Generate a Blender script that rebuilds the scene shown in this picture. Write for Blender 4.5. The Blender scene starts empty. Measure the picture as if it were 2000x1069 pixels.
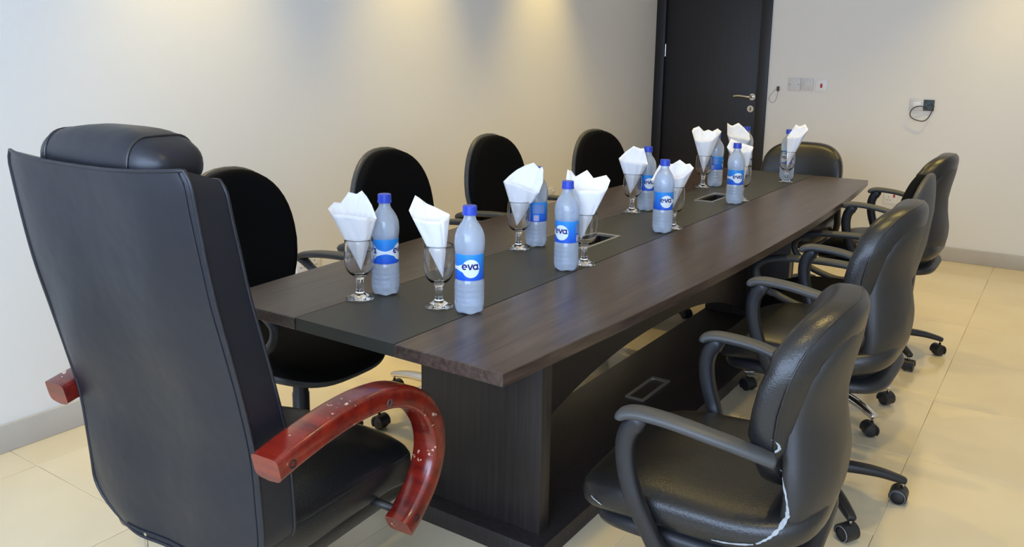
import bpy, bmesh, math, random
from mathutils import Vector, Matrix, noise
from mathutils.bvhtree import BVHTree
random.seed(7)
SC = bpy.context.scene
COL = SC.collection
PI = math.pi

# ---------------------------------------------------------------- camera
FPX, CYPX, CAMH = 1630.0, 417.0, 1.37
yaw, pitch, roll = (math.radians(a) for a in (33.89, 10.6, 0.84))
fw = Vector((-math.sin(yaw) * math.cos(pitch), math.cos(yaw) * math.cos(pitch), -math.sin(pitch)))
r0 = Vector((math.cos(yaw), math.sin(yaw), 0)); u0 = r0.cross(fw)
rt = r0 * math.cos(roll) + u0 * math.sin(roll); up = -r0 * math.sin(roll) + u0 * math.cos(roll)
cd = bpy.data.cameras.new('camera'); cam = bpy.data.objects.new('camera', cd); COL.objects.link(cam)
cd.sensor_width = 36; cd.sensor_fit = 'HORIZONTAL'; cd.lens = FPX / 2000 * 36
cd.shift_y = -(534.5 - CYPX) / 2000; cd.clip_start = .05
m = Matrix.Identity(4)
for i in range(3):
    m[i][0], m[i][1], m[i][2] = rt[i], up[i], -fw[i]
m[2][3] = CAMH
cam.matrix_world = m
SC.camera = cam

# ---------------------------------------------------------------- world, window light, exposure
W = bpy.data.worlds.new('sky'); SC.world = W; W.use_nodes = True
W.node_tree.nodes['Background'].inputs[0].default_value = (.62, .76, 1, 1)
W.node_tree.nodes['Background'].inputs[1].default_value = 1.0
XL, XR, YB, YF, ZC = -2.95, 2.3, -1.5, 6.49, 2.62      # room shell
WX0, WX1, WZ0, WZ1 = -2.2, 2.0, .75, 2.35              # daylight window behind the camera
ld = bpy.data.lights.new('window_daylight', 'AREA'); ld.shape = 'RECTANGLE'
ld.size = WX1 - WX0; ld.size_y = WZ1 - WZ0; ld.energy = 190; ld.color = (.575, .74, 1.04)
lo = bpy.data.objects.new('window_daylight', ld); COL.objects.link(lo)
lo.location = ((WX0 + WX1) / 2, YB - .13, (WZ0 + WZ1) / 2); lo.rotation_euler = (PI / 2, 0, 0)
DOWN_COL = (1, .735, .21)
SC.view_settings.view_transform = 'Standard'; SC.view_settings.look = 'None'
SC.view_settings.gamma = 1; SC.view_settings.use_curve_mapping = False
SC.view_settings.exposure = 0.0

# ---------------------------------------------------------------- helpers
def lin(r, g, b):
    f = lambda c: (c / 255 / 12.92) if c / 255 <= .04045 else ((c / 255 + .055) / 1.055) ** 2.4
    return (f(r), f(g), f(b), 1)

def mat(name, col, rough=.5, metal=0, spec=.5, bump=None, var=None, **kw):
    """bump=(scale,strength,detail), var=(scale, other colour, amount)"""
    M = bpy.data.materials.new(name); M.use_nodes = True
    N = M.node_tree.nodes; L = M.node_tree.links; P = N['Principled BSDF']
    P.inputs['Base Color'].default_value = col
    P.inputs['Roughness'].default_value = rough; P.inputs['Metallic'].default_value = metal
    P.inputs['Specular IOR Level'].default_value = spec
    for k, v in kw.items(): P.inputs[k.replace('_', ' ')].default_value = v
    tc = N.new('ShaderNodeTexCoord')
    if var:
        nz = N.new('ShaderNodeTexNoise'); nz.inputs['Scale'].default_value = var[0]; nz.inputs['Detail'].default_value = 4
        mx = N.new('ShaderNodeMix'); mx.data_type = 'RGBA'
        mx.inputs[6].default_value = col; mx.inputs[7].default_value = var[1]
        rp = N.new('ShaderNodeMapRange'); rp.inputs[1].default_value = .35; rp.inputs[2].default_value = .7
        rp.inputs[4].default_value = var[2]
        L.new(tc.outputs['Object'], nz.inputs['Vector']); L.new(nz.outputs['Fac'], rp.inputs[0])
        L.new(rp.outputs[0], mx.inputs[0]); L.new(mx.outputs[2], P.inputs['Base Color'])
    if bump:
        nb = N.new('ShaderNodeTexNoise'); nb.inputs['Scale'].default_value = bump[0]
        nb.inputs['Detail'].default_value = bump[2] if len(bump) > 2 else 3
        bp = N.new('ShaderNodeBump'); bp.inputs['Strength'].default_value = bump[1]; bp.inputs['Distance'].default_value = .01
        L.new(tc.outputs['Object'], nb.inputs['Vector']); L.new(nb.outputs['Fac'], bp.inputs['Height'])
        L.new(bp.outputs['Normal'], P.inputs['Normal'])
    return M

def wood(name, c1, c2, rough, axis='y', scale=1.0, spec=.5, clr=None):
    M = bpy.data.materials.new(name); M.use_nodes = True
    N = M.node_tree.nodes; L = M.node_tree.links; P = N['Principled BSDF']
    P.inputs['Roughness'].default_value = rough; P.inputs['Specular IOR Level'].default_value = spec
    if clr: P.inputs['Coat Weight'].default_value = clr; P.inputs['Coat Roughness'].default_value = .15
    tc = N.new('ShaderNodeTexCoord'); mp = N.new('ShaderNodeMapping')
    s = {'x': (3, 90, 90), 'y': (90, 3, 90), 'z': (90, 90, 3)}[axis]
    mp.inputs['Scale'].default_value = [v * scale for v in s]
    nz = N.new('ShaderNodeTexNoise'); nz.inputs['Scale'].default_value = 1; nz.inputs['Detail'].default_value = 6
    nz.inputs['Roughness'].default_value = .65
    cr = N.new('ShaderNodeValToRGB'); cr.color_ramp.elements[0].position = .36; cr.color_ramp.elements[1].position = .66
    cr.color_ramp.elements[0].color = c1; cr.color_ramp.elements[1].color = c2
    L.new(tc.outputs['Object'], mp.inputs[0]); L.new(mp.outputs[0], nz.inputs['Vector'])
    L.new(nz.outputs['Fac'], cr.inputs[0]); L.new(cr.outputs[0], P.inputs['Base Color'])
    bp = N.new('ShaderNodeBump'); bp.inputs['Strength'].default_value = .12; bp.inputs['Distance'].default_value = .002
    L.new(nz.outputs['Fac'], bp.inputs['Height']); L.new(bp.outputs['Normal'], P.inputs['Normal'])
    return M

def link(name, me, parent=None):
    o = bpy.data.objects.new(name, me); COL.objects.link(o)
    if parent: o.parent = parent
    return o

def mesh(name, V, F, m=None, parent=None, smooth=True, sharp=None):
    me = bpy.data.meshes.new(name); me.from_pydata([tuple(v) for v in V], [], F); me.update()
    bm = bmesh.new(); bm.from_mesh(me); bmesh.ops.recalc_face_normals(bm, faces=bm.faces); bm.to_mesh(me); bm.free()
    if smooth:
        me.polygons.foreach_set('use_smooth', [True] * len(me.polygons))
        if sharp: me.set_sharp_from_angle(angle=math.radians(sharp))
    if m: me.materials.append(m)
    return link(name, me, parent)

def empty(name, loc=(0, 0, 0), rz=0):
    o = bpy.data.objects.new(name, None); COL.objects.link(o); o.empty_display_size = .1
    o.location = loc; o.rotation_euler = (0, 0, rz); return o

def tag(o, label=None, cat=None, group=None, kind=None):
    if label: o['label'] = label
    if cat: o['category'] = cat
    if group: o['group'] = group
    if kind: o['kind'] = kind
    return o

def copy_tree(o, parent=None):
    c = o.copy(); COL.objects.link(c); c.parent = parent
    for ch in list(o.children): copy_tree(ch, c)
    return c

def join(*parts):
    V, F = [], []
    for v, f in parts:
        n = len(V); V += list(v); F += [tuple(i + n for i in q) for q in f]
    return V, F

def boxd(x0, x1, y0, y1, z0, z1):
    V = [(x, y, z) for z in (z0, z1) for y in (y0, y1) for x in (x0, x1)]
    return V, [(0, 2, 3, 1), (4, 5, 7, 6), (0, 1, 5, 4), (2, 6, 7, 3), (0, 4, 6, 2), (1, 3, 7, 5)]

def box(name, x0, x1, y0, y1, z0, z1, m, parent=None, bev=0, seg=2):
    me = bpy.data.meshes.new(name); V, F = boxd(x0, x1, y0, y1, z0, z1); me.from_pydata(V, [], F)
    bm = bmesh.new(); bm.from_mesh(me); bmesh.ops.recalc_face_normals(bm, faces=bm.faces)
    if bev: bmesh.ops.bevel(bm, geom=bm.edges[:], offset=bev, segments=seg, profile=.5, affect='EDGES')
    bm.to_mesh(me); bm.free()
    if bev:
        me.polygons.foreach_set('use_smooth', [True] * len(me.polygons)); me.set_sharp_from_angle(angle=math.radians(40))
    me.materials.append(m)
    return link(name, me, parent)

def lathed(prof, seg=28, cx=0, cy=0):
    """prof list of (r,z); r==0 makes a pole"""
    V, F, rows = [], [], []
    for r, z in prof:
        if r < 1e-6: rows.append([len(V)]); V.append((cx, cy, z))
        else:
            rows.append(list(range(len(V), len(V) + seg)))
            V += [(cx + r * math.cos(2 * PI * k / seg), cy + r * math.sin(2 * PI * k / seg), z) for k in range(seg)]
    for a, b in zip(rows, rows[1:]):
        for k in range(seg):
            k2 = (k + 1) % seg
            q = [a[k % len(a)], a[k2 % len(a)], b[k2 % len(b)], b[k % len(b)]]
            q2 = []
            [q2.append(i) for i in q if i not in q2]
            if len(q2) > 2: F.append(tuple(q2))
    return V, F

def loft(rings, closed=True, caps=True, loop=False):
    n = len(rings[0]); V = [p for r in rings for p in r]; F = []
    R = len(rings)
    for i in range(R if loop else R - 1):
        a = i * n; b = ((i + 1) % R) * n
        for k in range(n if closed else n - 1):
            k2 = (k + 1) % n
            F.append((a + k, a + k2, b + k2, b + k))
    if caps and not loop:
        F.append(tuple(range(n - 1, -1, -1))); F.append(tuple((R - 1) * n + k for k in range(n)))
    return V, F

def spline(pts, n=8, closed=False):
    """Catmull-Rom through pts (tuples of any length)"""
    out = []; P = len(pts); g = (lambda i: pts[i % P]) if closed else (lambda i: pts[max(0, min(P - 1, i))])
    for i in range(P if closed else P - 1):
        p0, p1, p2, p3 = g(i - 1), g(i), g(i + 1), g(i + 2)
        for k in range(n):
            t = k / n
            out.append(tuple(.5 * (2 * b + (c - a) * t + (2 * a - 5 * b + 4 * c - d) * t * t + (3 * b - a - 3 * c + d) * t ** 3)
                             for a, b, c, d in zip(p0, p1, p2, p3)))
    if not closed: out.append(tuple(pts[-1]))
    return out

def interp(tab, x):
    """smooth curve through a table (cubic Hermite with central slopes)"""
    n = len(tab)
    if x <= tab[0][0]: return tab[0][1] + (x - tab[0][0]) * (tab[1][1] - tab[0][1]) / (tab[1][0] - tab[0][0])
    if x >= tab[-1][0]: return tab[-1][1] + (x - tab[-1][0]) * (tab[-1][1] - tab[-2][1]) / (tab[-1][0] - tab[-2][0])
    sl = lambda i: (tab[min(n - 1, i + 1)][1] - tab[max(0, i - 1)][1]) / (tab[min(n - 1, i + 1)][0] - tab[max(0, i - 1)][0])
    for i in range(n - 1):
        (a, fa), (b, fb) = tab[i], tab[i + 1]
        if x <= b:
            h = b - a; t = (x - a) / h; t2, t3 = t * t, t ** 3
            return (2 * t3 - 3 * t2 + 1) * fa + (t3 - 2 * t2 + t) * h * sl(i) + (3 * t2 - 2 * t3) * fb + (t3 - t2) * h * sl(i + 1)

def sect(kind, a, b, n=14, e=4):
    """closed section: a along side vector, b along normal"""
    if kind == 'round': return [(a * math.cos(2 * PI * k / n), b * math.sin(2 * PI * k / n)) for k in range(n)]
    out = []
    for k in range(n):
        c, s = math.cos(2 * PI * k / n), math.sin(2 * PI * k / n)
        out.append((a * math.copysign(abs(c) ** (2 / e), c), b * math.copysign(abs(s) ** (2 / e), s)))
    return out

def sweep(path, section, side=None, loop=False, caps=True, scale=None):
    """path of 3D points; section list of (a,b) or callable(i)->list; side = constant side vector"""
    P = [Vector(p) for p in path]; n = len(P); rings = []
    prev = None
    for i in range(n):
        a = P[(i - 1) % n] if (loop or i) else P[i]; b = P[(i + 1) % n] if (loop or i < n - 1) else P[i]
        t = (b - a).normalized()
        if side is not None: s = Vector(side); s = (s - t * s.dot(t)).normalized()
        else:
            if prev is None: prev = t.cross(Vector((0, 0, 1))) if abs(t.z) < .9 else t.cross(Vector((1, 0, 0)))
            s = (prev - t * prev.dot(t)).normalized(); prev = s
        nn = t.cross(s)
        sc = section(i) if callable(section) else section
        k = scale[i] if scale else 1
        rings.append([P[i] + s * u * k + nn * v * k for u, v in sc])
    return loft(rings, True, caps, loop)

def superell(a, b, c, e1, e2, nu=20, nv=36, axis='z'):
    """superellipsoid, pole axis given; half sizes a(x) b(y) c(z)"""
    f = lambda t, e: math.copysign(abs(t) ** e, t)
    prof = []
    V, F, rows = [], [], []
    for i in range(nu + 1):
        h = -PI / 2 + PI * i / nu
        ch, sh = f(math.cos(h), e1), f(math.sin(h), e1)
        if i in (0, nu): rows.append([len(V)]); pts = [(0, 0, sh)]
        else:
            rows.append(list(range(len(V), len(V) + nv)))
            pts = [(ch * f(math.cos(2 * PI * k / nv), e2), ch * f(math.sin(2 * PI * k / nv), e2), sh) for k in range(nv)]
        for p in pts:
            if axis == 'z': V.append((a * p[0], b * p[1], c * p[2]))
            else: V.append((a * p[2], b * p[0], c * p[1]))
    for r, q in zip(rows, rows[1:]):
        for k in range(nv):
            k2 = (k + 1) % nv; ids = []
            for i in (r[k % len(r)], r[k2 % len(r)], q[k2 % len(q)], q[k % len(q)]):
                if i not in ids: ids.append(i)
            F.append(tuple(ids))
    return V, F

def deform(vf, fn): return [fn(*v) for v in vf[0]], vf[1]

# ---------------------------------------------------------------- materials
M_wall = mat('wall_paint', lin(233, 230, 224), .62, spec=.3, bump=(160, .04))
M_ceil = mat('ceiling_paint', lin(240, 238, 232), .8)
M_grout = mat('grout', lin(216, 202, 172), .8)
M_tile = mat('polished_tile', lin(226, 212, 180), .14, spec=.5, var=(2.2, lin(216, 200, 166), .8))
M_skirt = mat('skirting_tile', lin(190, 184, 174), .4, var=(6, lin(180, 173, 162), .6))
M_doorw = wood('dark_door', lin(22, 21, 25), lin(30, 29, 34), .5, 'z', .8)
M_frame = mat('dark_door_frame', lin(21, 21, 27), .45)
M_wenge = wood('wenge_veneer', lin(50, 39, 34), lin(78, 64, 56), .30, 'y', 1.0, .5)
M_wengeend = wood('wenge_end', lin(44, 38, 38), lin(74, 64, 60), .38, 'x', 1.2)
M_wengev = wood('wenge_panel', lin(34, 29, 28), lin(50, 43, 41), .42, 'z', .9)
M_strip = mat('leatherette_strip', lin(48, 48, 42), .44, bump=(700, .1), spec=.5)
M_dark = mat('black_void', lin(12, 12, 12), .7)
M_alu = mat('brushed_aluminium', lin(210, 206, 196), .28, metal=.9)
M_chrome = mat('chrome', lin(225, 225, 228), .07, metal=1)
M_nickel = mat('satin_nickel', lin(205, 200, 190), .25, metal=1)
M_leath = mat('black_leather', lin(26, 26, 27), .33, spec=.55, bump=(260, .10, 2))
M_leathx = mat('worn_black_leather', lin(20, 23, 33), .40, spec=.5, bump=(11, .30, 2))  # black leather; the bluish window light is tinted into its base colour
M_shell = mat('black_shell_leather', lin(36, 35, 35), .46, spec=.5, bump=(320, .06, 2))
M_plast = mat('black_plastic', lin(28, 29, 33), .42, spec=.5, bump=(500, .05))
M_plastg = mat('charcoal_plastic', lin(62, 63, 64), .45, spec=.5, bump=(500, .05))
M_fabric = mat('black_fabric', lin(10, 10, 11), .95, spec=.12, bump=(900, .25))
M_foam = mat('torn_lining', lin(158, 164, 168), .8, bump=(200, .4))
M_grey = mat('grey_rubber', lin(120, 120, 122), .6)
M_stitch = mat('thread', lin(18, 20, 30), .7)
M_white = mat('white_plastic', lin(236, 236, 238), .35)
M_offw = mat('offwhite_plastic', lin(214, 213, 214), .4)
M_red = mat('red_switch', lin(190, 40, 30), .4)
M_cable = mat('dark_cable', lin(70, 62, 56), .5)
M_circuit = mat('exposed_terminals', lin(70, 90, 100), .5, var=(60, lin(16, 18, 22), 1))
M_paper = mat('paper_napkin', lin(246, 247, 252), .85, spec=.15, bump=(90, .15))
M_cap = mat('blue_cap', lin(46, 74, 194), .35)
M_drop = mat('label_white', lin(226, 238, 250), .4)
M_ink = mat('label_ink', lin(34, 30, 120), .4)
M_inkb = mat('label_dot', lin(40, 130, 215), .4)
M_info = mat('label_panel', lin(110, 140, 205), .4)
M_bar = mat('label_bar_panel', lin(176, 178, 214), .4)

def paper_setup():
    P = M_paper.node_tree.nodes['Principled BSDF']
    P.inputs['Subsurface Weight'].default_value = .0
paper_setup()
# red lacquered wood with chips
M_redw = wood('red_lacquered_wood', lin(84, 12, 10), lin(128, 31, 15), .25, 'y', .35, .5, .5)
def chips(M):
    N = M.node_tree.nodes; L = M.node_tree.links; P = N['Principled BSDF']
    src = P.inputs['Base Color'].links[0].from_socket
    tc = N.new('ShaderNodeTexCoord'); nz = N.new('ShaderNodeTexNoise'); nz.inputs['Scale'].default_value = 80; nz.inputs['Detail'].default_value = 6
    n2 = N.new('ShaderNodeTexNoise'); n2.inputs['Scale'].default_value = 16
    ad = N.new('ShaderNodeMath'); ad.operation = 'MULTIPLY'
    rp = N.new('ShaderNodeMapRange'); rp.inputs[1].default_value = .405; rp.inputs[2].default_value = .42
    mx = N.new('ShaderNodeMix'); mx.data_type = 'RGBA'; mx.inputs[7].default_value = lin(206, 170, 150)
    L.new(tc.outputs['Object'], nz.inputs['Vector']); L.new(tc.outputs['Object'], n2.inputs['Vector'])
    L.new(nz.outputs['Fac'], ad.inputs[0]); L.new(n2.outputs['Fac'], ad.inputs[1]); L.new(ad.outputs[0], rp.inputs[0])
    L.new(rp.outputs[0], mx.inputs[0]); L.new(src, mx.inputs[6]); L.new(mx.outputs[2], P.inputs['Base Color'])
chips(M_redw)
# label: printed blue, deeper towards its lower edge
M_label = bpy.data.materials.new('bottle_label'); M_label.use_nodes = True
def label_nodes():
    N = M_label.node_tree.nodes; L = M_label.node_tree.links; P = N['Principled BSDF']; P.inputs['Roughness'].default_value = .35
    tc = N.new('ShaderNodeTexCoord'); sp = N.new('ShaderNodeSeparateXYZ'); rp = N.new('ShaderNodeMapRange')
    nz = N.new('ShaderNodeTexNoise'); nz.inputs['Scale'].default_value = 40
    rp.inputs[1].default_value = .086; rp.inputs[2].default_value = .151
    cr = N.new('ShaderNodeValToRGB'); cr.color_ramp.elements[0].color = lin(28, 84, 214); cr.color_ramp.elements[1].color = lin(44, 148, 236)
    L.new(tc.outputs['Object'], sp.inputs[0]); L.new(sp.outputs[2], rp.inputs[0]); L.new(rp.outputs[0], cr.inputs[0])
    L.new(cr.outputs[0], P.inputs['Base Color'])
label_nodes()
# chilled bottle: frosted clear plastic full of water
M_bottle = mat('frosted_bottle', lin(216, 231, 251), .26, spec=.5, bump=(120, .12), Transmission_Weight=.62, IOR=1.33, Coat_Weight=.7, Coat_Roughness=.06)
M_glass = mat('clear_glass', (1, 1, 1, 1), 0, spec=.5, Transmission_Weight=1, IOR=1.48)

# ---------------------------------------------------------------- room shell
def st(o): o['kind'] = 'structure'; return o
T = .12
fl = st(box('floor', XL - T, XR + T, YB - T, YF + T, -.10, -.004, M_grout))
TS, GAP = .60, .0012
tile_cache = {}
x = -.957 - TS * 4
xs = [XL]; k = -4
while True:
    v = -.957 + TS * k; k += 1
    if v <= XL + .02: continue
    if v >= XR - .02: break
    xs.append(v)
xs.append(XR)
ys = [YB]; v = YB + .37
while v < YF - .02: ys.append(v); v += TS
ys.append(YF)
for xa, xb in zip(xs, xs[1:]):
    for ya, yb in zip(ys, ys[1:]):
        key = (round(xb - xa, 4), round(yb - ya, 4))
        hx, hy = key[0] / 2 - GAP / 2, key[1] / 2 - GAP / 2
        if key not in tile_cache:
            o = box('tile', -hx, hx, -hy, hy, -.008, 0, M_tile, fl, .0008, 1); tile_cache[key] = o.data
        else: o = link('tile', tile_cache[key], fl)
        o.location = ((xa + xb) / 2, (ya + yb) / 2, 0)
st(box('wall_left', XL - T, XL, YB - T, YF + T, -.1, ZC, M_wall))
st(box('wall_right', XR, XR + T, YB - T, YF + T, -.1, ZC, M_wall))
st(box('ceiling', XL - T, XR + T, YB - T, YF + T, ZC, ZC + .1, M_ceil))
# back wall with the door opening in it
DX0, DX1, DZ = -2.868, -2.086, 2.10
V, F = join(boxd(XL, DX0 - .02, YF, YF + T, -.1, ZC), boxd(DX1 + .02, XR, YF, YF + T, -.1, ZC), boxd(DX0 - .02, DX1 + .02, YF, YF + T, DZ + .02, ZC))
st(mesh('wall_back', V, F, M_wall, smooth=False))
# wall behind the camera with the window opening
V, F = join(boxd(XL, WX0, YB - T, YB, -.1, ZC), boxd(WX1, XR, YB - T, YB, -.1, ZC), boxd(WX0, WX1, YB - T, YB, -.1, WZ0), boxd(WX0, WX1, YB - T, YB, WZ1, ZC))
st(mesh('wall_rear', V, F, M_wall, smooth=False))
wn = st(empty('window_1', ((WX0 + WX1) / 2, YB, WZ0)))
hw, hh = (WX1 - WX0) / 2, WZ1 - WZ0
V, F = join(boxd(-hw, hw, -.07, -.02, 0, .05), boxd(-hw, hw, -.07, -.02, hh - .05, hh), boxd(-hw, -hw + .05, -.07, -.02, .05, hh - .05), boxd(hw - .05, hw, -.07, -.02, .05, hh - .05))
mesh('window_frame', V, F, M_white, wn, smooth=False)
for k in (-1, 0, 1):
    box('mullion', k * hw / 2 - .025, k * hw / 2 + .025, -.07, -.02, .05, hh - .05, M_white, wn)
box('window_sill', -hw, hw, -.02, .08, -.03, 0, M_white, wn, .004)
# skirting
st(box('baseboard_left', XL, XL + .015, YB, YF - .018, 0, .10, M_skirt, None, .003))
st(box('baseboard_back', -2.006, XR, YF - .015, YF, 0, .10, M_skirt, None, .003))
st(box('baseboard_right', XR - .015, XR, YB, YF - .018, 0, .10, M_skirt, None, .003))

# ---------------------------------------------------------------- door
d = st(empty('door_1', ((DX0 + DX1) / 2, YF, 0)))
hw = (DX1 - DX0) / 2
box('door_leaf', -hw + .003, hw - .003, .008, .05, .008, DZ - .004, M_doorw, d, .002)
for s in (-1, 1):
    a, b = sorted((s * (hw + .001), s * (hw + .082)))
    box('door_jamb', a, b, -.018, .10, 0, DZ, M_frame, d, .003)
box('door_head', -hw - .082, hw + .082, -.018, .10, DZ + .001, DZ + .08, M_frame, d, .003)
for z in (.25, 1.445, 1.9):
    V, F = lathed([(0, -.05), (.006, -.05), (.006, .05), (0, .05)], 10, -hw + .002, .002)
    o = mesh('hinge', V, F, M_nickel, d, sharp=40); o.location.z = z
hx = hw - .033
h = empty('handle', (hx, 0, 1.093)); h.parent = d
def ydisc(name, r, y0, y1, m, par, loc):
    V, F = lathed([(0, y0), (r, y0), (r, y1), (0, y1)], 24)
    V = [(x, z, y) for x, y, z in V]
    o = mesh(name, V, F, m, par, sharp=35); o.location = loc; return o
ydisc('rosette', .026, .008, -.004, M_nickel, h, (0, 0, 0))
P = spline([(0, .0, 0), (0, -.035, 0), (-.015, -.052, .001), (-.06, -.054, .006), (-.10, -.053, .008), (-.135, -.050, .003)], 6)
V, F = sweep(P, lambda i: sect('round', .009, .007, 12), side=(0, 0, 1)); mesh('lever', V, F, M_nickel, h)
e = ydisc('lock_escutcheon', .026, .008, -.004, M_nickel, d, (hx - .008, 0, 1.0))
V, F = boxd(-.004, .004, -.009, -.003, -.012, .012); mesh('lock_cylinder', V, F, M_cable, e, smooth=False)

# ---------------------------------------------------------------- wall fittings
def plate(name, loc, w, h_, wall, m=M_white, t=.010):
    """bevelled plate on a wall; wall 'back' faces -y, 'left' faces +x; origin at plate centre on the wall"""
    r = empty(name, loc, 0 if wall == 'back' else PI / 2)
    box('plate', -w / 2, w / 2, -t, 0, -h_ / 2, h_ / 2, m, r, .003)
    return r
def rocker(par, x, z, w, h_, m=M_white, t=.010):
    return box('rocker', x - w / 2, x + w / 2, -t - .005, -t + .001, z - h_ / 2, z + h_ / 2, m, par, .002)
def pins(par, x, z, t=.010):
    for dx, dz, a, b in ((0, .014, .004, .009), (-.011, -.008, .009, .004), (.011, -.008, .009, .004)):
        box('pin_slot', x + dx - a / 2, x + dx + a / 2, -t - .0006, -t + .001, z + dz - b / 2, z + dz + b / 2, M_grey, par)

s = plate('double_socket', (XL, 2.655, .402), .147, .087, 'left')
for x in (-.037, .037): pins(s, x, -.012)
for x in (-.012, .012): rocker(s, x, .024, .011, .017)
tag(s, 'white double wall socket low on the left wall beyond the tall leather chair', 'socket')
s = plate('single_socket', (XL, 4.86, .445), .087, .087, 'left', M_offw)
pins(s, 0, -.012); rocker(s, .02, .024, .011, .017)
tag(s, 'small white wall socket low on the left wall beside the third fabric chair', 'socket')
s = plate('blank_plate', (-1.803, YF, 1.199), .094, .094, 'back', M_offw)
for x in (-.034, .034): ydisc('screw', .004, -.011, -.010, M_grey, s, (x, 0, 0))
tag(s, 'pale blank wall plate, the one nearest the dark door', 'wall plate')
s = plate('light_switch', (-1.707, YF, 1.200), .088, .09, 'back', M_offw)
rocker(s, 0, 0, .05, .06, M_offw); 
tag(s, 'pale light switch between the blank plate and the red-switched plate', 'light switch')
s = plate('isolator_switch', (-1.602, YF, 1.195), .082, .086, 'back')
rocker(s, 0, 0, .016, .03, M_red)
tag(s, 'white switch plate with a small red rocker', 'switch')
s = plate('red_switch_socket', (-1.055, YF, .41), .087, .087, 'back')
pins(s, -.012, -.010); rocker(s, .024, .014, .013, .022, M_red)
tag(s, 'white wall socket with red rocker low behind the far right chairs', 'socket')
s = plate('network_plate', (-.945, YF, 1.085), .088, .086, 'back', M_offw)
box('insert', -.025, .025, -.013, -.009, -.018, .018, M_white, s, .001)
tag(s, 'white wall plate beside the opened outlet box with a cable loop', 'wall plate')
s = empty('open_outlet_box', (-.868, YF, 1.082))
V, F = join(boxd(-.034, .034, -.012, 0, .030, .038), boxd(-.034, .034, -.012, 0, -.038, -.030), boxd(-.034, -.026, -.012, 0, -.03, .03), boxd(.026, .034, -.012, 0, -.03, .03))
mesh('box_rim', V, F, M_cable, s, smooth=False)
box('terminals', -.026, .026, -.008, -.001, -.03, .03, M_circuit, s)
loop = [(-.010, -.006, -.025), (-.026, -.022, -.012), (-.054, -.028, -.007), (-.084, -.028, -.016), (-.106, -.026, -.039), (-.111, -.025, -.069), (-.099, -.025, -.089), (-.07, -.026, -.104), (-.032, -.028, -.110), (-.006, -.028, -.101), (.013, -.026, -.073), (.027, -.022, -.036), (.035, -.012, -.003)]
V, F = sweep(spline(loop, 5), sect('round', .0035, .0035, 8)); mesh('loose_cable', V, F, M_cable, s)
tag(s, 'opened wall outlet box with dark terminals and a loose looped cable', 'outlet')
s = empty('hanging_connector', (-1.921, YF, 1.163))
box('plug', -.009, .009, -.018, -.001, -.018, .018, M_cable, s, .003)
V, F = sweep(spline([(0, -.01, -.018), (-.004, -.008, -.06), (-.02, -.007, -.10), (-.045, -.007, -.105), (-.066, -.006, -.08), (-.055, -.006, -.05), (-.02, -.006, -.005)], 6), sect('round', .0012, .0012, 6)); mesh('thin_wire', V, F, M_grey, s)
tag(s, 'tiny dark connector with thin wire on the wall by the door frame', 'connector')

# ---------------------------------------------------------------- ceiling downlights (above the frame)
def downlight(x, y, watt, beam, where):
    r = empty('downlight', (x, y, ZC)); tag(r, 'recessed round ceiling downlight ' + where, 'downlight', 'recessed ceiling downlights')
    V, F = lathed([(.045, -.001), (.045, -.012), (.062, -.010), (.066, 0), (.045, -.001)], 28); mesh('trim_ring', V, F, M_white, r)
    l = bpy.data.lights.new('lamp', 'SPOT'); l.energy = watt; l.color = DOWN_COL; l.spot_size = math.radians(beam); l.spot_blend = 1; l.shadow_soft_size = .035
    o = bpy.data.objects.new('lamp', l); COL.objects.link(o); o.parent = r; o.location = (0, 0, -.03)
NTH = ['nearest the window', 'second from the window', 'third from the window', 'fourth from the window', 'nearest the door wall']
for k, y in enumerate((2.08, 3.385, 4.68)): downlight(-2.69, y, 92, 68, 'along the left wall, ' + NTH[k])
for k, y in enumerate((.78, 2.08, 3.385, 4.68, 5.95)): downlight(-.35, y, (34, 44, 50, 54, 56)[k], 96, 'above the right-hand chairs, ' + NTH[k])
for k, y in enumerate((3.385, 4.68)): downlight(-1.5, y, 40, 120, 'added as warm fill over the middle of the table, ' + ('nearer the window', 'nearer the door wall')[k])  # added lamps, warm fill for the far end of the room

# ---------------------------------------------------------------- conference table
TX, TY, TZ, TT = -1.337, 3.02, .75, .03
tb = empty('conference_table', (TX, TY, 0))
tag(tb, 'long boat-shaped dark wood conference table with black centre strip', 'table')
HL, SW = 1.72, .1565
def edge(y): return .523 - .075 * (y / HL) ** 2
def slab(sgn):
    n = 40; out = []
    inn, off, ch = SW + .002, 0, .0018
    def ring(dx, z):
        pts = [(sgn * (inn + dx), -HL + dx), (sgn * (inn + dx), HL - dx)]
        pts += [(sgn * (edge(y) - dx), max(-HL + dx, min(HL - dx, y))) for y in [HL - 2 * HL * k / n for k in range(n + 1)]]
        return [(a, b, z) for a, b in pts]
    V, F = loft([ring(ch, TZ - TT), ring(0, TZ - TT + ch), ring(0, TZ - ch), ring(ch, TZ)])
    return mesh('side_slab', V, F, M_wenge, tb, sharp=30)
slab(1); slab(-1)
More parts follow.
